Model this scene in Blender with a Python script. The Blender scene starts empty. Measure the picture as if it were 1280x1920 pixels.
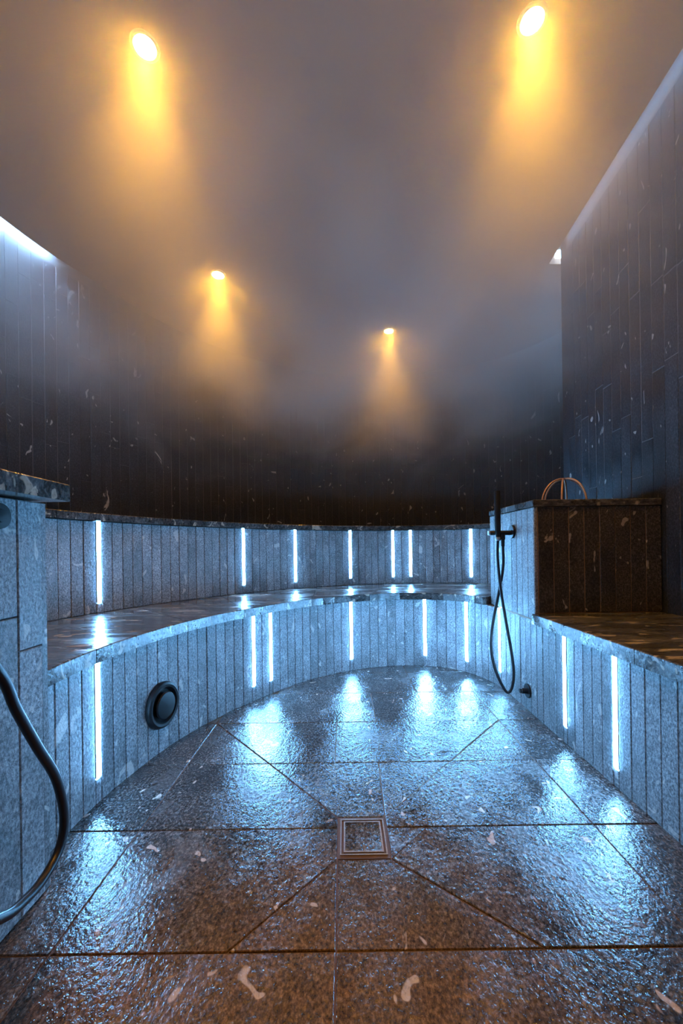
import bpy, bmesh, math, random
from mathutils import Vector, Matrix

random.seed(7)
SC = bpy.context.scene
COL = SC.collection

# ------------------------------------------------------------------ camera
cam_d = bpy.data.cameras.new('camera')
cam = bpy.data.objects.new('camera', cam_d)
COL.objects.link(cam)
cam_d.sensor_fit = 'VERTICAL'
cam_d.sensor_height = 36.0
cam_d.sensor_width = 24.0
cam_d.lens = 750.0 / 1920.0 * 36.0
cam_d.shift_x = -5.0 / 1920.0
cam_d.shift_y = 70.0 / 1920.0
cam_d.clip_start = 0.02
cam.matrix_world = (Matrix.Translation((0, 0, 0.88)) @ Matrix.Rotation(math.radians(90), 4, 'X')
                    @ Matrix.Rotation(math.radians(-0.8), 4, 'Z'))
SC.camera = cam

# ------------------------------------------------------------------ world, exposure
w = bpy.data.worlds.new('world')
SC.world = w
w.use_nodes = True
w.node_tree.nodes['Background'].inputs[0].default_value = (0.02, 0.025, 0.04, 1)
w.node_tree.nodes['Background'].inputs[1].default_value = 0.2
SC.view_settings.view_transform = 'Standard'
SC.view_settings.look = 'None'
SC.view_settings.gamma = 1.0
SC.view_settings.use_curve_mapping = False
SC.view_settings.exposure = 0.0
try:
    SC.cycles.volume_bounces = 1
    SC.cycles.max_bounces = 4
    SC.cycles.diffuse_bounces = 2
    SC.cycles.sample_clamp_indirect = 4.0
    SC.cycles.use_denoising = True
    SC.cycles.adaptive_threshold = 0.12
    SC.cycles.adaptive_min_samples = 20
    SC.cycles.glossy_bounces = 2
    SC.cycles.caustics_reflective = False
    SC.cycles.caustics_refractive = False
    SC.cycles.volume_step_rate = 1.0
    SC.cycles.volume_max_steps = 64
    SC.cycles.use_light_tree = False
except Exception:
    pass

# light levels of the lamps the room has
LED_STRENGTH = 215.0          # vertical strips in the risers
LED_COLOR = (0.18, 0.52, 1.0)
COVE_STRENGTH = 520.0
SPOT_POWER = 115.0
SPOT_COLOR = (1.0, 0.46, 0.05)
ZC = 3.12                    # underside of the ceiling panel
SEAT = 0.55                  # lower bench height
TIER = 1.095                 # upper bench height


# ------------------------------------------------------------------ materials
def new_mat(name):
    m = bpy.data.materials.new(name)
    m.use_nodes = True
    nt = m.node_tree
    nt.nodes.clear()
    out = nt.nodes.new('ShaderNodeOutputMaterial')
    return m, nt, out


def nd(nt, typ, **kw):
    n = nt.nodes.new(typ)
    for k, v in kw.items():
        if k in n.inputs.keys():
            n.inputs[k].default_value = v
        else:
            setattr(n, k, v)
    return n


def math_n(nt, op, a, b=None, clamp=False):
    n = nt.nodes.new('ShaderNodeMath')
    n.operation = op
    n.use_clamp = clamp
    for i, v in enumerate((a, b)):
        if v is None:
            continue
        if isinstance(v, (int, float)):
            n.inputs[i].default_value = v
        else:
            nt.links.new(v, n.inputs[i])
    return n.outputs[0]


def ramp(nt, fac, stops):
    r = nt.nodes.new('ShaderNodeValToRGB')
    el = r.color_ramp.elements
    while len(el) < len(stops):
        el.new(0.5)
    for e, (p, c) in zip(el, stops):
        e.position = p
        e.color = (c[0], c[1], c[2], 1) if not isinstance(c, (int, float)) else (c, c, c, 1)
    nt.links.new(fac, r.inputs[0])
    return r.outputs[0]


def mix_rgb(nt, fac, a, b, typ='MIX'):
    n = nt.nodes.new('ShaderNodeMix')
    n.data_type = 'RGBA'
    n.blend_type = typ
    for sock, v in ((n.inputs[0], fac), (n.inputs[6], a), (n.inputs[7], b)):
        if isinstance(v, (int, float)):
            sock.default_value = v
        elif isinstance(v, tuple):
            sock.default_value = (v[0], v[1], v[2], 1)
        else:
            nt.links.new(v, sock)
    return n.outputs[2]


def stone(name, dark, mid, light, vein, rough=(0.45, 0.7), bump=0.5, bump_scale=90.0,
          stretch=(1, 1, 0.5), vein_th=0.70, coat=0.0, brown=None, coarse=0.0, per_piece=0.16,
          vein_scale=4.0, wet=None):
    m, nt, out = new_mat(name)
    L = nt.links.new
    geo = nd(nt, 'ShaderNodeNewGeometry')
    info = nd(nt, 'ShaderNodeObjectInfo')
    # every stone piece is cut from another part of the slab
    off = nd(nt, 'ShaderNodeVectorMath', operation='SCALE')
    comb = nd(nt, 'ShaderNodeCombineXYZ')
    L(info.outputs['Random'], comb.inputs[0])
    L(math_n(nt, 'MULTIPLY', info.outputs['Random'], 7.3), comb.inputs[1])
    L(math_n(nt, 'MULTIPLY', info.outputs['Random'], 3.1), comb.inputs[2])
    L(comb.outputs[0], off.inputs[0])
    off.inputs[3].default_value = 9.0
    add = nd(nt, 'ShaderNodeVectorMath', operation='ADD')
    L(geo.outputs['Position'], add.inputs[0])
    L(off.outputs[0], add.inputs[1])
    st = nd(nt, 'ShaderNodeVectorMath', operation='MULTIPLY')
    L(add.outputs[0], st.inputs[0])
    st.inputs[1].default_value = stretch
    P = st.outputs[0]

    def noise(scale, detail, rough_=0.6, dist=0.0, src=None):
        n = nd(nt, 'ShaderNodeTexNoise')
        n.inputs['Scale'].default_value = scale
        n.inputs['Detail'].default_value = detail
        n.inputs['Roughness'].default_value = rough_
        n.inputs['Distortion'].default_value = dist
        L(src or P, n.inputs['Vector'])
        return n.outputs['Fac']
    grain = noise(bump_scale * 1.6, 3, 0.7)
    cloud = noise(6.0, 4, 0.6, 0.4)
    base = ramp(nt, grain, [(0.36, dark), (0.52, mid), (0.68, light)])
    tone = ramp(nt, cloud, [(0.3, 0.55), (0.7, 1.25)])
    base = mix_rgb(nt, 1.0, base, tone, 'MULTIPLY')
    # tone of the single piece
    pt = nd(nt, 'ShaderNodeMapRange')
    L(info.outputs['Random'], pt.inputs[0])
    pt.inputs[3].default_value = 1.0 - per_piece
    pt.inputs[4].default_value = 1.0 + per_piece
    base = mix_rgb(nt, 1.0, base, pt.outputs[0], 'MULTIPLY')
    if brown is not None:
        # rusty stain together with warm lamplight, painted into the foreground tile colour
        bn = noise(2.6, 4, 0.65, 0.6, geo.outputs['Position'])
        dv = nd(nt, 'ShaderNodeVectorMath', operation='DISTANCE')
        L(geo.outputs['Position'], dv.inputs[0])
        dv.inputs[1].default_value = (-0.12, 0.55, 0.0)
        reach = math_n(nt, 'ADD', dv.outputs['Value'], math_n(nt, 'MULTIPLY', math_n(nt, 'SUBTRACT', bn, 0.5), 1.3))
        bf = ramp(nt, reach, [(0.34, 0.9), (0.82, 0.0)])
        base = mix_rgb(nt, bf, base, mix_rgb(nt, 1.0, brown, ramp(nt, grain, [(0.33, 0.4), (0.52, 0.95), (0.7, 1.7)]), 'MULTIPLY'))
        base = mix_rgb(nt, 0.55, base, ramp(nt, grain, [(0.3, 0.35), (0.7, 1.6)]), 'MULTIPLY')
    # pale mineral patches
    vn = noise(vein_scale, 5, 0.6, 1.6)
    vf = ramp(nt, vn, [(vein_th, 0.0), (vein_th + 0.025, 1.0)])
    vn2 = noise(vein_scale * 4.2, 1, 0.5, 0.8)
    vf2 = ramp(nt, vn2, [(vein_th + 0.03, 0.0), (vein_th + 0.06, 0.8)])
    vsum = mix_rgb(nt, 1.0, vf, vf2, 'LIGHTEN')
    vsum = mix_rgb(nt, 1.0, vsum, ramp(nt, grain, [(0.25, 0.45), (0.5, 1.0)]), 'MULTIPLY')
    base = mix_rgb(nt, vsum, base, vein)
    bs = nd(nt, 'ShaderNodeBsdfPrincipled')
    L(base, bs.inputs['Base Color'])
    rn = cloud
    rr = nd(nt, 'ShaderNodeMapRange')
    L(rn, rr.inputs[0])
    rr.inputs[1].default_value = 0.35
    rr.inputs[2].default_value = 0.65
    rr.inputs[3].default_value = rough[0]
    rr.inputs[4].default_value = rough[1]
    L(rr.outputs[0], bs.inputs['Roughness'])
    bs.inputs['Coat Weight'].default_value = coat
    bs.inputs['Coat Roughness'].default_value = 0.12
    bh = noise(bump_scale, 3, 0.65)
    if coarse:
        bh2 = noise(bump_scale * 0.16, 1, 0.6)
        bh = math_n(nt, 'ADD', bh, math_n(nt, 'MULTIPLY', bh2, coarse))
    bp = nd(nt, 'ShaderNodeBump')
    bst = nd(nt, 'ShaderNodeMapRange')
    L(cloud, bst.inputs[0])
    bst.inputs[1].default_value = 0.35
    bst.inputs[2].default_value = 0.65
    bst.inputs[3].default_value = bump * 0.65
    bst.inputs[4].default_value = bump * 1.35
    L(bst.outputs[0], bp.inputs['Strength'])
    bp.inputs['Distance'].default_value = 0.004
    L(bh, bp.inputs['Height'])
    L(bp.outputs[0], bs.inputs['Normal'])
    L(bp.outputs[0], bs.inputs['Coat Normal'])
    L(bs.outputs[0], out.inputs[0])
    return m


def plain(name, col, rough=0.5, metal=0.0, bump=0.0, scale=60.0, spec=0.5):
    m, nt, out = new_mat(name)
    bs = nd(nt, 'ShaderNodeBsdfPrincipled')
    n = nd(nt, 'ShaderNodeTexNoise')
    n.inputs['Scale'].default_value = scale
    geo = nd(nt, 'ShaderNodeNewGeometry')
    nt.links.new(geo.outputs['Position'], n.inputs['Vector'])
    c = mix_rgb(nt, 1.0, (col[0], col[1], col[2]), ramp(nt, n.outputs['Fac'], [(0.3, 0.85), (0.7, 1.12)]), 'MULTIPLY')
    nt.links.new(c, bs.inputs['Base Color'])
    bs.inputs['Roughness'].default_value = rough
    bs.inputs['Metallic'].default_value = metal
    bs.inputs['Specular IOR Level'].default_value = spec
    if bump:
        b = nd(nt, 'ShaderNodeBump')
        b.inputs['Strength'].default_value = bump
        b.inputs['Distance'].default_value = 0.002
        nt.links.new(n.outputs['Fac'], b.inputs['Height'])
        nt.links.new(b.outputs[0], bs.inputs['Normal'])
    nt.links.new(bs.outputs[0], out.inputs[0])
    return m


def emit(name, col, s):
    m, nt, out = new_mat(name)
    e = nd(nt, 'ShaderNodeEmission')
    e.inputs[0].default_value = (col[0], col[1], col[2], 1)
    e.inputs[1].default_value = s
    nt.links.new(e.outputs[0], out.inputs[0])
    return m


M = {}
M['slat'] = stone('split_face_slate', (0.105, 0.112, 0.12), (0.275, 0.288, 0.30), (0.48, 0.49, 0.50),
                  (0.62, 0.58, 0.54), rough=(0.42, 0.7), bump=0.6, vein_th=0.665, stretch=(1, 1, 0.8))
M['wall_slat'] = stone('dark_wall_slate', (0.008, 0.010, 0.014), (0.024, 0.028, 0.037), (0.066, 0.071, 0.083),
                       (0.55, 0.52, 0.50), rough=(0.35, 0.6), bump=0.6, vein_th=0.69, stretch=(1, 1, 0.65))
M['brown_slat'] = stone('brown_block_slate', (0.02, 0.018, 0.017), (0.06, 0.053, 0.05), (0.15, 0.13, 0.12), (0.5, 0.42, 0.36), rough=(0.4, 0.65), bump=0.6, vein_th=0.67, stretch=(1, 1, 0.8))
M['slab'] = stone('wet_slab_slate', (0.024, 0.023, 0.023), (0.07, 0.067, 0.066), (0.17, 0.158, 0.15),
                  (0.50, 0.43, 0.34), rough=(0.12, 0.38), bump=0.35, bump_scale=45, stretch=(0.45, 1.4, 1),
                  vein_th=0.62, coat=0.5, coarse=1.0, per_piece=0.15)
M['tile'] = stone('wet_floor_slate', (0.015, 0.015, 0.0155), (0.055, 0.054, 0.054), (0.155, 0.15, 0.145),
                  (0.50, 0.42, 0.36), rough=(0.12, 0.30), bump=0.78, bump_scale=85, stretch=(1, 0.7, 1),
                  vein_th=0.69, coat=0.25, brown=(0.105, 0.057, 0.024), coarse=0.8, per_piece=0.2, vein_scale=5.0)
M['grout'] = plain('brown_grout', (0.085, 0.045, 0.024), 0.6, bump=0.5, scale=200)
M['joint'] = plain('dark_joint', (0.07, 0.05, 0.042), 0.8, bump=0.3, scale=200)
M['wall_grout'] = plain('pale_grout', (0.20, 0.195, 0.20), 0.7, bump=0.3, scale=120)
M['back_grout'] = plain('grey_grout', (0.13, 0.125, 0.13), 0.7, bump=0.3, scale=120)
M['block_grout'] = plain('tan_grout', (0.26, 0.15, 0.09), 0.7, bump=0.3, scale=120)
M['plaster'] = plain('ceiling_plaster', (0.20, 0.11, 0.065), 0.75, scale=3)
M['cove_plaster'] = plain('cove_plaster', (0.6, 0.6, 0.6), 0.7)
M['black'] = plain('matt_black_metal', (0.010, 0.011, 0.013), 0.4, 0.0, scale=300, spec=0.22)
M['rubber'] = plain('black_hose', (0.012, 0.013, 0.017), 0.32, 0.0, scale=300)
M['steel'] = plain('brushed_steel', (0.55, 0.51, 0.48), 0.25, 0.8, scale=300)
M['copper'] = plain('weathered_copper_wire', (0.62, 0.36, 0.22), 0.4, 0.5, scale=200)
M['alu'] = plain('anodised_profile', (0.35, 0.36, 0.38), 0.4, 0.8)
M['trim'] = plain('white_lamp_trim', (0.6, 0.55, 0.5), 0.4)
M['led'] = emit('led_diffuser', LED_COLOR, LED_STRENGTH)
M['cove'] = emit('cove_led', (0.32, 0.60, 1.0), COVE_STRENGTH)
M['cove_dim'] = emit('cove_led_dim', (0.25, 0.55, 1.0), 14.0)
M['lamp'] = emit('warm_lamp_glass', (1.0, 0.46, 0.05), 640.0)
M['cove_end'] = emit('cove_led_end', (0.4, 0.66, 1.0), 40.0)


# ------------------------------------------------------------------ mesh helpers
def mesh_obj(name, verts, faces, mat, parent=None, smooth=False):
    me = bpy.data.meshes.new(name)
    me.from_pydata([tuple(v) for v in verts], [], faces)
    me.update()
    if smooth:
        for p in me.polygons:
            p.use_smooth = True
    me.materials.append(mat)
    return link(name, me, parent)


def link(name, me, parent=None):
    o = bpy.data.objects.new(name, me)
    COL.objects.link(o)
    if parent is not None:
        o.parent = parent
    return o


def tag(o, label=None, cat=None, group=None, kind=None):
    if label:
        o['label'] = label
    if cat:
        o['category'] = cat
    if group:
        o['group'] = group
    if kind:
        o['kind'] = kind
    return o


def empty(name, loc=(0, 0, 0), rz=0.0):
    o = bpy.data.objects.new(name, None)
    o.empty_display_size = 0.05
    o.location = loc
    o.rotation_euler = (0, 0, rz)
    COL.objects.link(o)
    return o


def keep(o, parent):
    """parent without moving (world-space meshes)"""
    o.parent = parent
    o.matrix_parent_inverse = (Matrix.Translation(parent.location)
                               @ parent.rotation_euler.to_matrix().to_4x4()).inverted()
    return o


def fix_normals(o):
    bm = bmesh.new()
    bm.from_mesh(o.data)
    bmesh.ops.recalc_face_normals(bm, faces=bm.faces)
    bm.to_mesh(o.data)
    bm.free()
    return o


def slat_mesh(wd, ht, th, ch=0.0022):
    """stone plank: x width, z height from 0, back at y=0, front at y=-th, chamfered front edges"""
    a = wd / 2
    v = []
    for (x0, z0, z1, y) in ((a, 0, ht, 0), (a, 0, ht, -th + ch), (a - ch, ch, ht - ch, -th)):
        v += [(-x0, y, z0), (x0, y, z0), (x0, y, z1), (-x0, y, z1)]
    f = [(3, 2, 1, 0), (8, 9, 10, 11)]
    for k in (0, 4):
        for i in range(4):
            j = (i + 1) % 4
            f.append((k + i, k + j, k + 4 + j, k + 4 + i))
    me = bpy.data.meshes.new('slat')
    me.from_pydata(v, [], f)
    me.update()
    return me


def prism(name, poly, z0, z1, mat, parent=None, ch=0.0, smooth=False):
    """closed prism over a polygon (ccw), optional chamfer on the top edge"""
    n = len(poly)
    v = [(x, y, z0) for x, y in poly]
    f = [tuple(reversed(range(n)))]
    rings = [(poly, z1 - ch)] if not ch else [(poly, z1 - ch), (inset(poly, ch), z1)]
    for pl, z in rings:
        b = len(v)
        v += [(x, y, z) for x, y in pl]
        for i in range(n):
            j = (i + 1) % n
            f.append((b - n + i, b - n + j, b + j, b + i))
    f.append(tuple(range(len(v) - n, len(v))))
    return mesh_obj(name, v, f, mat, parent, smooth)


def inset(poly, d):
    """shrink a convex ccw polygon by d"""
    n = len(poly)
    out = []
    for i in range(n):
        p0, p1, p2 = Vector(poly[i - 1]), Vector(poly[i]), Vector(poly[(i + 1) % n])
        e1 = (p1 - p0).normalized()
        e2 = (p2 - p1).normalized()
        n1 = Vector((-e1.y, e1.x))
        n2 = Vector((-e2.y, e2.x))
        b = n1 + n2
        if b.length < 1e-6:
            b = n1
        b.normalize()
        k = d / max(0.35, b.dot(n1))
        q = p1 + b * k
        out.append((q.x, q.y))
    return out


def box(name, x0, x1, y0, y1, z0, z1, mat, parent=None, ch=0.0):
    return prism(name, [(x0, y0), (x1, y0), (x1, y1), (x0, y1)], z0, z1, mat, parent, ch)


def tube(name, pts, r, mat, parent=None, seg=14, sub=6, closed_ends=True):
    """smooth tube along a catmull curve in 3d"""
    P = [Vector(p) for p in pts]
    if sub > 1 and len(P) > 2:
        Q = [2 * P[0] - P[1]] + P + [2 * P[-1] - P[-2]]
        path = []
        for i in range(1, len(Q) - 2):
            p0, p1, p2, p3 = Q[i - 1:i + 3]
            for k in range(sub):
                t = k / sub
                path.append(0.5 * (2 * p1 + (p2 - p0) * t + (2 * p0 - 5 * p1 + 4 * p2 - p3) * t * t
                                   + (3 * p1 - p0 - 3 * p2 + p3) * t ** 3))
        path.append(P[-1])
    else:
        path = P
    v, f = [], []
    tan0 = (path[1] - path[0]).normalized()
    up = Vector((0, 0, 1)) if abs(tan0.z) < 0.9 else Vector((0, 1, 0))
    nrm = (up - tan0 * up.dot(tan0)).normalized()
    for i, p in enumerate(path):
        t = (path[min(i + 1, len(path) - 1)] - path[max(i - 1, 0)]).normalized()
        nrm = (nrm - t * nrm.dot(t)).normalized()
        bi = t.cross(nrm)
        for k in range(seg):
            a = 2 * math.pi * k / seg
            v.append(p + (nrm * math.cos(a) + bi * math.sin(a)) * r)
    for i in range(len(path) - 1):
        for k in range(seg):
            k2 = (k + 1) % seg
            f.append((i * seg + k, i * seg + k2, (i + 1) * seg + k2, (i + 1) * seg + k))
    f.append(tuple(reversed(range(seg))))
    f.append(tuple(range(len(v) - seg, len(v))))
    return mesh_obj(name, v, f, mat, parent, True)


def lathe(name, prof, origin, axis, mat, parent=None, seg=40, smooth=True):
    """profile [(r, h)] turned about axis through origin"""
    ax = Vector(axis).normalized()
    up = Vector((0, 0, 1)) if abs(ax.z) < 0.9 else Vector((1, 0, 0))
    u = (up - ax * up.dot(ax)).normalized()
    wv = ax.cross(u)
    O = Vector(origin)
    v, f = [], []
    for r, h in prof:
        for k in range(seg):
            a = 2 * math.pi * k / seg
            v.append(O + ax * h + (u * math.cos(a) + wv * math.sin(a)) * max(r, 1e-5))
    for i in range(len(prof) - 1):
        for k in range(seg):
            k2 = (k + 1) % seg
            f.append((i * seg + k, i * seg + k2, (i + 1) * seg + k2, (i + 1) * seg + k))
    f.append(tuple(reversed(range(seg))))
    f.append(tuple(range(len(v) - seg, len(v))))
    o = mesh_obj(name, v, f, mat, parent, False)
    fix_normals(o)
    if smooth:
        for p in o.data.polygons:
            p.use_smooth = len(p.vertices) == 4
        try:
            o.data.set_sharp_from_angle(angle=math.radians(35))
        except Exception:
            pass
    return o


# ------------------------------------------------------------------ plan curves
def catmull(P, n=24):
    out = []
    P = [(2 * P[0][0] - P[1][0], 2 * P[0][1] - P[1][1])] + list(P) + [(2 * P[-1][0] - P[-2][0], 2 * P[-1][1] - P[-2][1])]
    for i in range(1, len(P) - 2):
        p0, p1, p2, p3 = P[i - 1:i + 3]
        for k in range(n):
            t = k / n
            out.append(tuple(.5 * ((2 * p1[j]) + (-p0[j] + p2[j]) * t + (2 * p0[j] - 5 * p1[j] + 4 * p2[j] - p3[j]) * t * t
                                   + (-p0[j] + 3 * p1[j] - 3 * p2[j] + p3[j]) * t ** 3) for j in (0, 1)))
    out.append(P[-2])
    return out


class Curve:
    """plan curve running left -> back -> right; the room lies to its right hand side"""
    def __init__(self, pts, n=24):
        self.p = [Vector(q) for q in (catmull(pts, n) if n > 1 else pts)]
        self.s = [0.0]
        for a, b in zip(self.p, self.p[1:]):
            self.s.append(self.s[-1] + (b - a).length)
        self.L = self.s[-1]

    def at(self, s):
        s = min(max(s, 0.0), self.L)
        lo, hi = 0, len(self.s) - 1
        while hi - lo > 1:
            m = (lo + hi) // 2
            if self.s[m] <= s:
                lo = m
            else:
                hi = m
        t = (s - self.s[lo]) / max(1e-9, self.s[hi] - self.s[lo])
        return self.p[lo].lerp(self.p[hi], t)

    def tan(self, s, e=0.03):
        return (self.at(min(s + e, self.L)) - self.at(max(s - e, 0))).normalized()

    def room(self, s):
        t = self.tan(s)
        return Vector((t.y, -t.x))          # towards the room

    def off(self, s, d):
        """point d into the room"""
        q = self.at(s) + self.room(s) * d
        return (q.x, q.y)


FRONT = Curve([(-.872, 1.08), (-.882, 1.28), (-.878, 1.42), (-.858, 1.57), (-.80, 1.83), (-.68, 2.12), (-.53, 2.36),
               (-.32, 2.64), (-.08, 2.84), (.19, 2.97), (.45, 3.015), (.70, 2.96), (.85, 2.84), (.935, 2.68),
               (.973, 2.50), (.98, 2.30), (.98, 2.0), (.98, 1.5), (.98, 1.0), (.98, .4)])
RISER = Curve([(-1.50, 1.10), (-1.49, 1.55), (-1.44, 1.93), (-1.35, 2.2), (-1.14, 2.62), (-.71, 3.18), (-.13, 3.60),
               (.52, 3.79), (1.06, 3.74), (1.36, 3.57), (1.60, 3.32), (1.68, 3.12)])
# edge of the ceiling panel, the wall stands a slot behind it
EDGE = Curve([(-2.34, 1.2), (-2.33, 2.1), (-2.25, 2.65), (-2.08, 3.19), (-1.61, 4.10), (-.85, 4.80), (.25, 5.15),
              (1.25, 5.03), (1.89, 4.72), (2.32, 4.15), (2.48, 3.6), (2.50, 3.24)])
SLOT = 0.075
TH = 0.02


def right_x(y):
    return 1.63 + 0.07 * (y - 2.05)


def backing(name, curve, d, z0, z1, mat, s0=0.0, s1=None, n=90, th=0.05):
    """curved sheet of real thickness behind a slat cladding"""
    s1 = curve.L if s1 is None else s1
    v, f = [], []
    for i in range(n + 1):
        s = s0 + (s1 - s0) * i / n
        for dd in (d, d - th):
            x, y = curve.off(s, dd)
            v += [(x, y, z0), (x, y, z1)]
    for i in range(n):
        a, b = 4 * i, 4 * i + 4
        f += [(a, b, b + 1, a + 1), (a + 2, a + 3, b + 3, b + 2), (a + 1, b + 1, b + 3, a + 3), (a, a + 2, b + 2, b)]
    f += [(0, 1, 3, 2), (4 * n, 4 * n + 2, 4 * n + 3, 4 * n + 1)]
    o = mesh_obj(name, v, f, mat)
    fix_normals(o)
    return o


MESH_CACHE = {}


def put_slat(parent, p, room, z0, z1, wd, mat, proud=0.0, th=TH, name='slat', gap=0.0019):
    key = (round(wd, 4), round(z1 - z0, 4), th, mat.name)
    me = MESH_CACHE.get(key)
    if me is None:
        me = slat_mesh(wd - gap, (z1 - z0) - (0.0025), th)
        me.materials.append(mat)
        MESH_CACHE[key] = me
    o = link(name, me, parent)
    # local -y looks into the room; p is on the finished face
    ang = math.atan2(room.y, room.x) + math.pi / 2
    q = Vector((p[0], p[1])) - room * (th - proud)
    o.location = (q.x, q.y, z0)
    o.rotation_euler = (0, 0, ang)
    return o


def clad(parent, curve, s0, s1, z0, z1, mat, width=0.0672, strips=(), slot=0.030, zsplit=None, d=0.0, stub=0.0,
         jitter=0.0012):
    """slats along a curve; strips = [(s, zbottom)] leave a slot with a stub of stone under it"""
    marks = [s0] + [x for s, _ in sorted(strips) for x in (s - slot / 2, s + slot / 2)] + [s1]
    for k in range(0, len(marks), 2):
        a, b = marks[k], marks[k + 1]
        n = max(1, round((b - a) / width))
        wd = (b - a) / n
        for i in range(n):
            s = a + (i + .5) * wd
            cuts = [z0] + (zsplit(s) if zsplit else []) + [z1]
            for za, zb in zip(cuts, cuts[1:]):
                put_slat(parent, curve.off(s, d), curve.room(s), za, zb, wd, mat, random.uniform(-jitter, jitter))
    for s, zb in strips:
        put_slat(parent, curve.off(s, d), curve.room(s), z0, zb - 0.002, slot, mat)


# ------------------------------------------------------------------ floor
floor = box('floor', -2.6, 2.9, -1.1, 5.5, -0.08, -0.004, M['grout'])
tag(floor, kind='structure')
XL, XR = -.66, .775
Y = [-.29, .10, .49, .877, 1.265, 1.652, 2.04, 2.45, 2.84, 3.20]
DX0, DX1, DY0, DY1 = -.032, .122, 1.137, 1.315
polys = []


def rect(x0, x1, y0, y1):
    polys.append([(x0, y0), (x1, y0), (x1, y1), (x0, y1)])


for i in range(len(Y) - 1):
    y0, y1 = Y[i], Y[i + 1]
    if y1 < 2.1:
        rect(-1.0 if y0 > .8 else -.82, XL, y0, y1)
    if y1 < 2.5:
        rect(XR, 1.0, y0, y1)
    if y0 < .3:
        rect(XL, -.03, y0, y1)
        rect(-.03, XR, y0, y1)
rect(XL, -.03, Y[2], Y[3])
rect(-.03, XR, Y[2], Y[3])
polys += [
    [(XL, Y[3]), (-.27, Y[3]), (DX0, DY0), (DX0, Y[4]), (XL, Y[4])],
    [(-.27, Y[3]), (-.03, Y[3]), (DX0, DY0)],
    [(-.03, Y[3]), (.43, Y[3]), (DX1, DY0), (DX0, DY0)],
    [(.43, Y[3]), (XR, Y[3]), (XR, Y[4]), (.25, Y[4]), (DX1, DY0)],
    [(DX1, DY0), (.25, Y[4]), (DX1, Y[4])],
    [(XL, Y[4]), (DX0, Y[4]), (DX0, DY1), (-.322, Y[5]), (XL, Y[5])],
    [(DX0, DY1), (DX1, DY1), (.13, Y[5]), (-.322, Y[5])],
    [(DX1, DY1), (.424, Y[5]), (.13, Y[5])],
    [(DX1, Y[4]), (XR, Y[4]), (XR, Y[5]), (.424, Y[5]), (DX1, DY1)],
    [(XL, Y[5]), (-.322, Y[5]), (XL, Y[6])],
    [(-.322, Y[5]), (-.05, Y[5]), (-.05, Y[6]), (XL, Y[6])],
    [(-.05, Y[5]), (.424, Y[5]), (XR, Y[6]), (-.05, Y[6])],
    [(.424, Y[5]), (XR, Y[5]), (XR, Y[6])],
]
rect(XL, .15, Y[6], Y[7])
rect(.15, XR, Y[6], Y[7])
rect(-.42, .43, Y[7], Y[8])
rect(.43, 1.0, Y[7], Y[8])
rect(-.10, .43, Y[8], Y[9])
rect(.43, .85, Y[8], Y[9])
for pl in polys:
    q = inset(pl, 0.002)
    z = random.uniform(-.0012, .0004)
    cx = sum(p[0] for p in q) / len(q)
    cy = sum(p[1] for p in q) / len(q)
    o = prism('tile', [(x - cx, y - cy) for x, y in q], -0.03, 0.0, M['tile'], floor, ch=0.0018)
    o.location = (cx, cy, z)

# ------------------------------------------------------------------ outer walls and ceiling
wall_back = backing('wall_back', EDGE, -SLOT - .004, 0.0, 3.42, M['back_grout'], th=0.12)
tag(wall_back, kind='structure')
rs = random.Random(3)
clad(wall_back, EDGE, 0.4, EDGE.L, TIER - 0.04, 3.10, M['wall_slat'], width=0.088, d=-SLOT,
     zsplit=lambda s: [1.35 + rs.random() * 0.9, 2.35 + rs.random() * 0.6])

# right wall: runs beside the camera and ends at a corner, slightly splayed
ra, rb = Vector((right_x(-1.0), -1.0)), Vector((right_x(3.0), 3.0))
RW = Curve([(rb.x, rb.y), (ra.x, ra.y)], n=1)
wall_right = backing('wall_right', RW, -.0024, 0.0, 3.42, M['wall_grout'], n=1, th=0.14)
tag(wall_right, kind='structure')
rs2 = random.Random(5)
clad(wall_right, RW, 0.0, 3.4, 0.50, 3.10, M['wall_slat'], width=0.090,
     zsplit=lambda s: [1.25 + rs2.random() * 0.7, 2.15 + rs2.random() * 0.6])
tag(box('wall_return', rb.x + .004, 2.72, 2.985, 3.085, 0, 3.42, M['wall_slat']), kind='structure')
tag(box('wall_left', -2.56, -2.44, -1.0, 1.2, 0, 3.42, M['wall_slat']), kind='structure')
tag(box('wall_near', -2.56, 1.7, -1.12, -1.0, 0, 3.42, M['wall_slat']), kind='structure')

# ceiling panel with its slot all round
edge_pts = [EDGE.off(EDGE.L * i / 70, 0) for i in range(71)]
panel = [(-2.34, -0.98)] + edge_pts + [(right_x(3.17) - .055, 3.17), (right_x(-.98) - .055, -.98)]
panel_ccw = list(reversed(panel))
ceiling = prism('ceiling', panel_ccw, ZC, ZC + 0.06, M['plaster'])
tag(ceiling, kind='structure')
tag(box('ceiling_recess', -2.7, 2.9, -1.12, 5.5, 3.40, 3.46, M['cove_plaster']), kind='structure')


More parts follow.
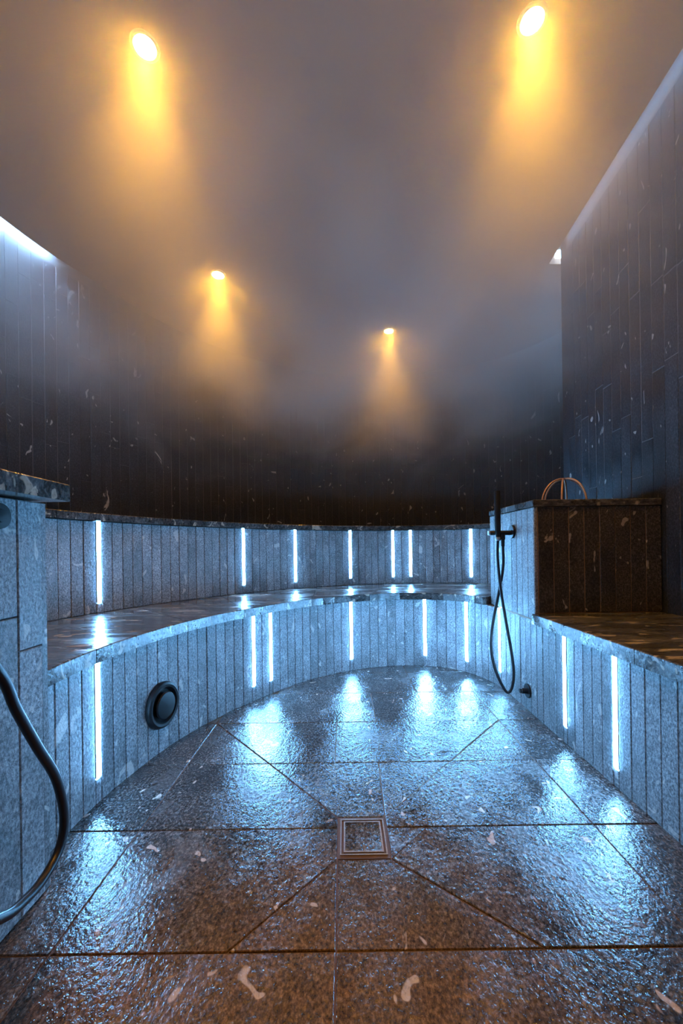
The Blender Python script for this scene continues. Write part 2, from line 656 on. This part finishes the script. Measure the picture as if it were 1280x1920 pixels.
# ------------------------------------------------------------------ benches
def seat_slabs(parent, outer, inner, z0, z1, overhang, joints, mat, so=(0, None), si=(0, None)):
    """stone slabs between the front curve (outer) and the curve behind it (inner), one mesh per slab"""
    o1 = outer.L if so[1] is None else so[1]
    i1 = inner.L if si[1] is None else si[1]
    for a, b in zip(joints, joints[1:]):
        n = max(4, int((b - a) * 40))
        fr, bk = [], []
        g = 0.0016
        for k in range(n + 1):
            t = a + (b - a) * k / n
            s = so[0] + (o1 - so[0]) * t
            if k == 0:
                s += g
            if k == n:
                s -= g
            fr.append(outer.off(s, overhang))
            sb = si[0] + (i1 - si[0]) * t
            if k == 0:
                sb += g
            if k == n:
                sb -= g
            bk.append(inner.off(sb, 0.002))
        v, f = [], []
        m = n + 1
        ch = 0.003
        fr_in = []
        for k in range(m):
            d = (Vector(bk[k]) - Vector(fr[k])).normalized() * ch
            fr_in.append((fr[k][0] + d.x, fr[k][1] + d.y))
        for ring, z in ((bk, z0), (fr, z0), (fr, z1 - ch), (fr_in, z1), (bk, z1)):
            v += [(x, y, z) for x, y in ring]
        for r in range(5):
            r2 = (r + 1) % 5
            for k in range(n):
                f.append((r * m + k, r * m + k + 1, r2 * m + k + 1, r2 * m + k))
        f.append(tuple(r * m for r in range(5)))
        f.append(tuple(reversed([r * m + n for r in range(5)])))
        ob = mesh_obj('seat_slab', v, f, mat, parent)
        fix_normals(ob)


LOWER_STRIPS = [(0.335, .088), (1.340, .088), (1.479, .082), (2.161, .083), (2.732, .082), (3.048, .079),
                (3.384, .10), (4.110, .074), (4.445, .070)]
UPPER_STRIPS = [(1.120, .607), (2.194, .617), (2.677, .613), (3.217, .618), (3.636, .617), (3.805, .618), (4.360, .612)]

S_BLOCK_FAR = 3.24      # along FRONT where the shower block starts
S_BLOCK_NEAR = 3.853    # y = 2.05

lower = empty('curved_bench')
tag(lower, 'lower curved stone bench with wet top, facing the floor drain', 'bench')
core = backing('core', FRONT, -.0175, 0.0, SEAT - .05, M['joint'], s1=3.87, th=0.06)
core.parent = lower
clad(lower, FRONT, 0.0, S_BLOCK_NEAR, -0.004, SEAT - 0.051, M['slat'], strips=[q for q in LOWER_STRIPS if q[0] < S_BLOCK_NEAR])
seat_slabs(lower, FRONT, RISER, SEAT - 0.05, SEAT, 0.028, [0, .09, .26, .385, .56, .71, .86, 1.0], M['slab'],
           so=(0, S_BLOCK_FAR), si=(0, RISER.L))

upper = empty('upper_tier')
tag(upper, 'upper curved stone tier with lit riser behind the lower bench', 'bench')
core = backing('core', RISER, -.0175, 0.45, TIER - .04, M['joint'], th=0.06)
core.parent = upper
clad(upper, RISER, 0.0, RISER.L, SEAT + .001, TIER - 0.041, M['slat'], strips=UPPER_STRIPS)


class Outer:
    """wall line seen from the tier, slightly in front of the cladding"""
    def __init__(self):
        self.L = EDGE.L

    def off(self, s, d):
        return EDGE.off(s, d - SLOT + 0.004)


seat_slabs(upper, RISER, Outer(), TIER - 0.04, TIER, 0.02, [0, .17, .36, .55, .72, .88, 1.0], M['slab'], si=(0.1, EDGE.L))

# bench on the right of the room, in front of the block
rbench = empty('side_bench')
tag(rbench, 'straight stone bench along the right wall, with two light strips in its front', 'bench')
core = backing('core', FRONT, -.0175, 0.0, SEAT - .065, M['joint'], s0=3.88, th=0.06, n=4)
core.parent = rbench
clad(rbench, FRONT, S_BLOCK_NEAR, FRONT.L, -0.004, SEAT - 0.065, M['slat'],
     strips=[q for q in LOWER_STRIPS if q[0] > S_BLOCK_NEAR])
ys = [2.044, 1.32, .62, .0]
for a, b in zip(ys, ys[1:]):
    o = prism('seat_slab', [(.952, b + .002), (right_x(b) - .004, b + .002), (right_x(a) - .004, a - .002), (.952, a - .002)],
              SEAT - .064, SEAT - .012, M['slab'], rbench, ch=.003)

# ------------------------------------------------------------------ shower block on the right
BX0, BY0, BY1, BTOP = .972, 2.05, 2.665, 1.12
bx1 = right_x(2.05) - .004
block = empty('shower_block', (0, 0, 0))
tag(block, 'tall stone block carrying the hand shower, its near face dark brown', 'partition')
box('core', BX0 + .008, bx1 - .01, BY0 + .002, BY1 - .003, SEAT - .06, BTOP - .036, M['block_grout'], block)
n = 9
wd = (BY1 - BY0 - .004) / n
for i in range(n):
    put_slat(block, (BX0, BY0 + .002 + (i + .5) * wd), Vector((-1, 0)), SEAT - .045, BTOP - .035, wd, M['slat'], random.uniform(-.001, .001))
n = 8
w0 = (bx1 - BX0 - TH - .002) / n
put_slat(block, (BX0 + .0095 + .001, BY0), Vector((0, -1)), SEAT - .010, BTOP - .035, .019, M['slat'])
for i in range(n):
    put_slat(block, (BX0 + TH + .002 + (i + .5) * w0, BY0), Vector((0, -1)), SEAT - .010, BTOP - .035, w0, M['brown_slat'], random.uniform(-.001, .001))
box('coping', BX0 - .004, bx1, BY0 - .004, BY1, BTOP - .034, BTOP, M['slab'], block, ch=.003)

# ------------------------------------------------------------------ partition on the left, near the camera
PX, PY = -.79, 1.065
part = empty('partition_wall', (0, 0, 0))
tag(part, 'low stone partition with overhanging slab at the left edge of the picture', 'partition')
PTOP = 1.016
box('core', -1.28, PX - TH - .001, -.9, PY - TH, 0, PTOP - .002, M['joint'], part)
ws = .0775
rs3 = random.Random(11)
k = 0
yy = PY - TH - .0005
while yy > -.4:
    zs = .70 + (.03 if k % 2 else 0) - (0.055 if k % 2 == 0 else 0) + rs3.uniform(-.01, .01) if k < 2 else rs3.uniform(.35, .8)
    for za, zb in ((0.0, zs), (zs, PTOP - .002)):
        put_slat(part, (PX, yy - ws / 2), Vector((1, 0)), za, zb, ws, M['slat'], rs3.uniform(-.001, .001), name='slat')
    yy -= ws
    k += 1
for i in range(6):
    put_slat(part, (-1.28 + (i + .5) * .0815, PY), Vector((0, 1)), 0, PTOP - .002, .0815, M['slat'])
box('coping', -1.32, -.722, -.9, PY - .008, PTOP, PTOP + .045, M['slab'], part, ch=.003)


# ------------------------------------------------------------------ light strips
def led(curve, s, zb, zt, label, group):
    p = curve.off(s, 0)
    r = curve.room(s)
    e = empty('light_strip', (p[0], p[1], zb), math.atan2(r.y, r.x) + math.pi / 2)
    tag(e, label, 'light', group)
    h = zt - zb
    # u-channel: local -y looks into the room
    wv, dp, t = .0135, .016, .0015
    v, f = [], []
    prof = [(-wv, -.001), (-wv, dp), (wv, dp), (wv, -.001), (wv - t, -.001), (wv - t, dp - t), (-wv + t, dp - t), (-wv + t, -.001)]
    nn = len(prof)
    for z in (0, h):
        v += [(x, y, z) for x, y in prof]
    for i in range(nn):
        j = (i + 1) % nn
        f.append((i, j, nn + j, nn + i))
    f += [tuple(range(nn)), tuple(range(nn, 2 * nn))]
    c = mesh_obj('channel', v, f, M['alu'], e)
    fix_normals(c)
    # bowed diffuser standing a little proud
    v, f = [], []
    arcp = [(-.0115, .004)] + [(.0115 * math.sin(a), -.0005 - .0045 * math.cos(a)) for a in [math.radians(d) for d in (-90, -50, 0, 50, 90)]] + [(.0115, .004)]
    nn = len(arcp)
    for z in (.002, h - .001):
        v += [(x, y, z) for x, y in arcp]
    for i in range(nn):
        j = (i + 1) % nn
        f.append((i, j, nn + j, nn + i))
    f += [tuple(range(nn)), tuple(range(nn, 2 * nn))]
    d = mesh_obj('diffuser', v, f, M['led'], e)
    fix_normals(d)


LOWL = ['lit strip in the lower bench front, left of the round black vent',
        'left one of the close pair of lit strips in the lower bench front',
        'right one of the close pair of lit strips in the lower bench front',
        'lit strip in the lower bench front straight behind the floor drain',
        'lit strip in the lower bench front at the farthest part of the floor',
        'lit strip in the lower bench front just left of the shower hose',
        'lit strip behind the hanging hose loop of the hand shower',
        'farther and thinner of two lit strips in the right bench front',
        'nearer of two lit strips in the right bench front']
for (s, zb), lb in zip(LOWER_STRIPS, LOWL):
    zt = SEAT - (0.053 if s < S_BLOCK_NEAR else 0.067)
    led(FRONT, s, zb, zt, lb, 'light strips in the lower bench fronts')
UPL = ['leftmost lit strip in the upper riser, beside the left partition',
       'second lit strip from the left in the upper riser',
       'third lit strip from the left in the upper riser',
       'middle lit strip of the seven in the upper riser',
       'left one of the close pair of lit strips in the upper riser',
       'right one of the close pair of lit strips in the upper riser',
       'rightmost lit strip in the upper riser, beside the hand shower']
for (s, zb), lb in zip(UPPER_STRIPS, UPL):
    led(RISER, s, zb, TIER - .043, lb, 'light strips in the upper riser')


# ------------------------------------------------------------------ downlights
def downlight(x, y, label, power=SPOT_POWER):
    e = empty('downlight', (x, y, ZC))
    tag(e, label, 'light', 'warm ceiling downlights')
    lathe('trim_ring', [(.046, .0), (.062, .0), (.062, -.004), (.057, -.008), (.048, -.008), (.046, -.004)], (0, 0, 0), (0, 0, 1), M['trim'], e, 32)
    lathe('lamp_glass', [(.0, -.001), (.045, -.001), (.045, -.006), (.03, -.009), (.0, -.010)], (0, 0, 0), (0, 0, 1), M['lamp'], e, 32)
    ld = bpy.data.lights.new('downlight_beam', 'SPOT')
    ld.energy = power
    ld.color = SPOT_COLOR
    ld.spot_size = math.radians(66)
    ld.spot_blend = 1.0
    ld.shadow_soft_size = .04
    lo = bpy.data.objects.new('downlight_beam', ld)
    COL.objects.link(lo)
    lo.parent = e
    lo.location = (0, 0, -.06)


downlight(-.85, 1.77, 'large bright warm downlight at the upper left of the ceiling')
downlight(.83, 1.70, 'large bright warm downlight at the upper right of the ceiling')
downlight(-.99, 3.24, 'smaller warm downlight farther back on the left of the ceiling')
downlight(.49, 4.11, 'smallest and farthest warm downlight in the steam at centre right')
downlight(-.85, .25, 'warm downlight in the ceiling above the viewer on the left, outside the picture', 120.0)
downlight(.83, .20, 'warm downlight in the ceiling above the viewer on the right, outside the picture', 120.0)


# ------------------------------------------------------------------ cove lights on top of the panel edge
def cove(name, pts, label, mat='cove', h=.048, r=.010):
    o = tube(name, [(x, y, ZC + h) for x, y in pts], r, M[mat], None, 8, 1)
    return tag(o, label, 'light', 'cove lights above the ceiling edge')


cove('cove_light', [EDGE.off(.5 + 1.35 * i / 14, -.022) for i in range(15)], 'cold cove light behind the ceiling edge at the left')
cove('cove_light', [(right_x(y) - .042, y) for y in (.3, 1.2, 2.0, 2.6, 3.0)], 'faint cold cove light behind the straight ceiling edge above the right wall', 'cove_dim')
cove('cove_light', [EDGE.off(EDGE.L - 1.6 + 1.4 * i / 12, -.02) for i in range(13)], 'faint cold cove light behind the curved ceiling edge at the back right', 'cove_dim')
cove('cove_light', [(right_x(3.13) - .012 + .10 * i, 3.135) for i in range(7)], 'cold cove light shining past the ceiling corner at the upper right', 'cove_end', .05, .028)

# ------------------------------------------------------------------ floor drain
dr = empty('floor_drain', ((DX0 + DX1) / 2, (DY0 + DY1) / 2, 0))
tag(dr, 'square steel floor drain with a stone tile insert', 'drain')


def ring(name, ax, ay, bx, by, z0, z1, mat, parent):
    o4 = [(-ax, -ay), (ax, -ay), (ax, ay), (-ax, ay)]
    i4 = [(-bx, -by), (bx, -by), (bx, by), (-bx, by)]
    v = [(x, y, z) for z in (z0, z1) for r in (o4, i4) for x, y in r]
    f = []
    for i in range(4):
        j = (i + 1) % 4
        f += [(i, j, 8 + j, 8 + i), (4 + j, 4 + i, 12 + i, 12 + j), (8 + i, 8 + j, 12 + j, 12 + i), (j, i, 4 + i, 4 + j)]
    o = mesh_obj(name, v, f, mat, parent)
    return fix_normals(o)


hx, hy = (DX1 - DX0) / 2 - .003, (DY1 - DY0) / 2 - .004
ring('grout_bed', hx + .001, hy + .002, hx - .006, hy - .010, -.012, -.0015, M['grout'], dr)
ring('frame', hx - .005, hy - .009, hx - .0090, hy - .0130, -.03, .0016, M['steel'], dr)
prism('sump', [(-hx + .008, -hy + .012), (hx - .008, -hy + .012), (hx - .008, hy - .012), (-hx + .008, hy - .012)], -.032, -.020, M['black'], dr)
ring('insert_frame', hx - .0155, hy - .0195, hx - .0200, hy - .0240, -.020, .0016, M['steel'], dr)
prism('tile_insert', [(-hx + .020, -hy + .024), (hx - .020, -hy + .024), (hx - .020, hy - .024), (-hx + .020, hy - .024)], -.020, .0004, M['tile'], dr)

# ------------------------------------------------------------------ round vent in the bench front
sv = .0
best = 9
for i in range(400):
    s = .3 + 1.2 * i / 400
    q = FRONT.at(s)
    if abs(q.x / q.y + .4627) < best:
        best = abs(q.x / q.y + .4627)
        sv = s
vp = FRONT.off(sv, 0.0015)
vr = FRONT.room(sv)
vent = empty('vent_valve', (vp[0], vp[1], .205))
tag(vent, 'round black vent valve with a domed disc in the bench front', 'vent')
VA = (vr.x, vr.y, 0)
lathe('ring', [(.068, .004), (.100, .0), (.101, .008), (.097, .018), (.088, .023), (.078, .021), (.072, .010), (.068, .004)], (0, 0, 0), VA, M['black'], vent, 48)
lathe('throat', [(.0, .0), (.073, .0), (.073, .003), (.0, .003)], (0, 0, 0), VA, M['joint'], vent, 32)
lathe('disc', [(.0, .008), (.050, .010), (.0575, .018), (.0585, .024), (.055, .029), (.035, .033), (.0, .035)], (0, 0, 0), VA, M['black'], vent, 48)
lathe('spindle', [(.0, .002), (.009, .002), (.009, .012), (.0, .012)], (0, 0, 0), VA, M['steel'], vent, 16)


# ------------------------------------------------------------------ hand shower on the block


sh = empty('hand_shower', (BX0, 2.30, .97))
tag(sh, 'slim black hand shower with looping hose on the shower block', 'shower')


def sp(x, y, z):
    return (x - BX0, y - 2.30, z - .97)


br = lathe('rosette', [(.0, .0), (.038, .0), (.039, .004), (.037, .012), (.0, .013)], sp(BX0 - .001, 2.30, .968), (-1, 0, 0), M['black'], sh, 36)
lathe('arm', [(.0, .010), (.0135, .010), (.0135, .132), (.012, .135), (.0, .135)], sp(BX0, 2.30, .962), (-1, 0, 0), M['black'], sh, 24)
lathe('clamp_screw', [(.0, .0), (.013, .0), (.014, .004), (.012, .009), (.0, .009)], sp(BX0 - .134, 2.30, .962), (-1, 0, 0), M['alu'], sh, 24)
lathe('outlet', [(.0, .0), (.013, .0), (.014, -.03), (.011, -.034), (.010, -.07), (.0, -.07)], sp(.902, 2.275, .955), (0, 0, 1), M['black'], sh, 20)
lathe('wand', [(.0, -.040), (.010, -.040), (.0125, -.034), (.0165, .0), (.0172, .03), (.0172, .232), (.0155, .236), (.0, .236)], sp(.877, 2.282, .965), (0, 0, 1), M['black'], sh, 28)
lathe('nut', [(.0, -.012), (.013, -.012), (.0145, -.006), (.0145, .006), (.013, .010), (.0, .010)], sp(.877, 2.282, .928), (0, 0, 1), M['alu'], sh, 20)
hose = [(.877, 2.282, .922), (.874, 2.282, .826), (.886, 2.276, .646), (.905, 2.258, .47), (.935, 2.256, .282), (.947, 2.258, .163),
        (.934, 2.262, .078), (.904, 2.266, .064), (.852, 2.272, .174), (.828, 2.278, .303), (.840, 2.286, .431),
        (.883, 2.292, .627), (.905, 2.284, .766), (.903, 2.276, .89)]
tube('hose', [sp(*p) for p in hose], .0082, M['rubber'], sh, 14, 8)

kn = empty('valve_knob', (.98, 2.155, .105))
tag(kn, 'small black valve knob low on the wall below the shower block', 'valve')
lathe('plate', [(.0, .0), (.038, .0), (.0385, .003), (.037, .006), (.0, .006)], (-.001, 0, 0), (-1, 0, 0), M['black'], kn, 36)
lathe('spout', [(.0, .005), (.015, .005), (.015, .034), (.0115, .036), (.0115, .046), (.0, .046)], (0, 0, 0), (-1, 0, 0), M['black'], kn, 24)

# shower on the left partition, its bracket outside the frame
fit = empty('round_fitting', (PX, .907, .967))
tag(fit, 'dark round fitting on the left partition, cut by the picture edge', 'valve')
lathe('plate', [(.0, .0), (.030, .0), (.031, .004), (.029, .012), (.0, .013)], (.001, 0, 0), (1, 0, 0), M['black'], fit, 36)
lathe('cap', [(.0, .012), (.015, .012), (.015, .018), (.0, .019)], (0, 0, 0), (1, 0, 0), M['black'], fit, 24)
s2 = empty('hose_shower', (PX, .55, .967))
tag(s2, 'black shower hose hanging in a big curve at the left edge', 'shower')


def sp2(x, y, z):
    return (x - PX, y - .55, z - .967)


lathe('rosette', [(.0, .0), (.038, .0), (.039, .004), (.037, .012), (.0, .013)], (.001, 0, 0), (1, 0, 0), M['black'], s2, 36)
lathe('arm', [(.0, .010), (.0135, .010), (.0135, .135), (.0, .135)], (0, 0, -.005), (1, 0, 0), M['black'], s2, 24)
lathe('outlet', [(.0, .0), (.013, .0), (.014, -.03), (.011, -.034), (.010, -.07), (.0, -.07)], (.075, .03, -.01), (0, 0, 1), M['black'], s2, 20)
lathe('wand', [(.0, -.040), (.010, -.040), (.0165, .0), (.0172, .03), (.0172, .232), (.0, .236)], (.10, 0, 0), (0, 0, 1), M['black'], s2, 28)
h2 = [(-.715, .58, .90), (-.70, .61, .82), (-.67, .69, .752), (-.66, .764, .65), (-.66, .800, .569), (-.66, .853, .468), (-.66, .907, .369), (-.66, .931, .269),
      (-.66, .915, .206), (-.66, .863, .176), (-.66, .806, .175), (-.66, .756, .191), (-.66, .66, .26), (-.67, .57, .45), (-.69, .55, .93)]
tube('hose', [sp2(*p) for p in h2], .0098, M['rubber'], s2, 16, 10)

# ------------------------------------------------------------------ wire dome on top of the block
dm = empty('wire_dome', (1.303, 2.36, BTOP))
tag(dm, 'small dome of bent copper rods on top of the shower block', 'wire dome')
R0, HT = .138, .157
for i in range(3):
    a = math.radians((4, 58, 118)[i])
    for sgn in (1, -1):
        pts = []
        for k in range(9):
            t = math.radians(90 * k / 8)
            r = R0 * math.sin(t) ** .9 if k else .0
            pts.append((sgn * r * math.cos(a), sgn * r * math.sin(a) * .9, .001 + HT * (math.cos(t) if k < 8 else 0)))
        tube('rod', pts, .0052, M['copper'], dm, 8, 3)
lathe('hub', [(.0, -.006), (.010, -.004), (.010, .003), (.0, .005)], (0, 0, HT), (0, 0, 1), M['copper'], dm, 16)

# ------------------------------------------------------------------ steam in the upper half of the room
m, nt, out = new_mat('steam')
geo = nd(nt, 'ShaderNodeNewGeometry')
sep = nd(nt, 'ShaderNodeSeparateXYZ')
nt.links.new(geo.outputs['Position'], sep.inputs[0])


def vnoise(scale, detail, vec=(1, 1, 1)):
    mp = nd(nt, 'ShaderNodeVectorMath', operation='MULTIPLY')
    nt.links.new(geo.outputs['Position'], mp.inputs[0])
    mp.inputs[1].default_value = vec
    n_ = nd(nt, 'ShaderNodeTexNoise')
    n_.inputs['Scale'].default_value = scale
    n_.inputs['Detail'].default_value = detail
    n_.inputs['Roughness'].default_value = 0.55
    n_.inputs['Distortion'].default_value = 0.5
    nt.links.new(mp.outputs[0], n_.inputs['Vector'])
    return n_.outputs['Fac']


FOG_LOW, FOG_HIGH, FOG_D = 1.66, 3.05, 0.34
n1 = vnoise(1.5, 3, (1, 1, 1.4))
zz = math_n(nt, 'ADD', sep.outputs[2], math_n(nt, 'MULTIPLY', math_n(nt, 'SUBTRACT', n1, 0.5), 1.5))
mr = nd(nt, 'ShaderNodeMapRange', interpolation_type='SMOOTHSTEP')
nt.links.new(zz, mr.inputs[0])
mr.inputs[1].default_value = FOG_LOW
mr.inputs[2].default_value = FOG_HIGH
far = nd(nt, 'ShaderNodeMapRange')          # the steam gathers at the back of the room
nt.links.new(sep.outputs[1], far.inputs[0])
far.inputs[1].default_value = 1.0
far.inputs[2].default_value = 4.6
far.inputs[3].default_value = 1.6
far.inputs[4].default_value = 4.8
dens = math_n(nt, 'MULTIPLY', math_n(nt, 'MULTIPLY', mr.outputs[0], FOG_D), far.outputs[0])
dens = math_n(nt, 'ADD', dens, 0.012)
vs = nd(nt, 'ShaderNodeVolumeScatter')
vs.inputs['Color'].default_value = (0.95, 0.95, 0.96, 1)
vs.inputs['Anisotropy'].default_value = 0.1
nt.links.new(dens, vs.inputs['Density'])
nt.links.new(vs.outputs[0], out.inputs['Volume'])
try:
    m.cycles.volume_sampling = 'MULTIPLE_IMPORTANCE'
    m.cycles.volume_step_rate = 2.5
except Exception:
    pass
fog_poly = list(reversed([(-2.30, -.9)] + [EDGE.off(EDGE.L * i / 40, .02) for i in range(41)]
                         + [(right_x(3.15) - .07, 3.15), (right_x(-.9) - .07, -.9)]))
fog = prism('steam', fog_poly, 1.30, ZC - .012, m)
tag(fog, 'pale steam drifting in the upper half of the room', 'steam', kind='stuff')
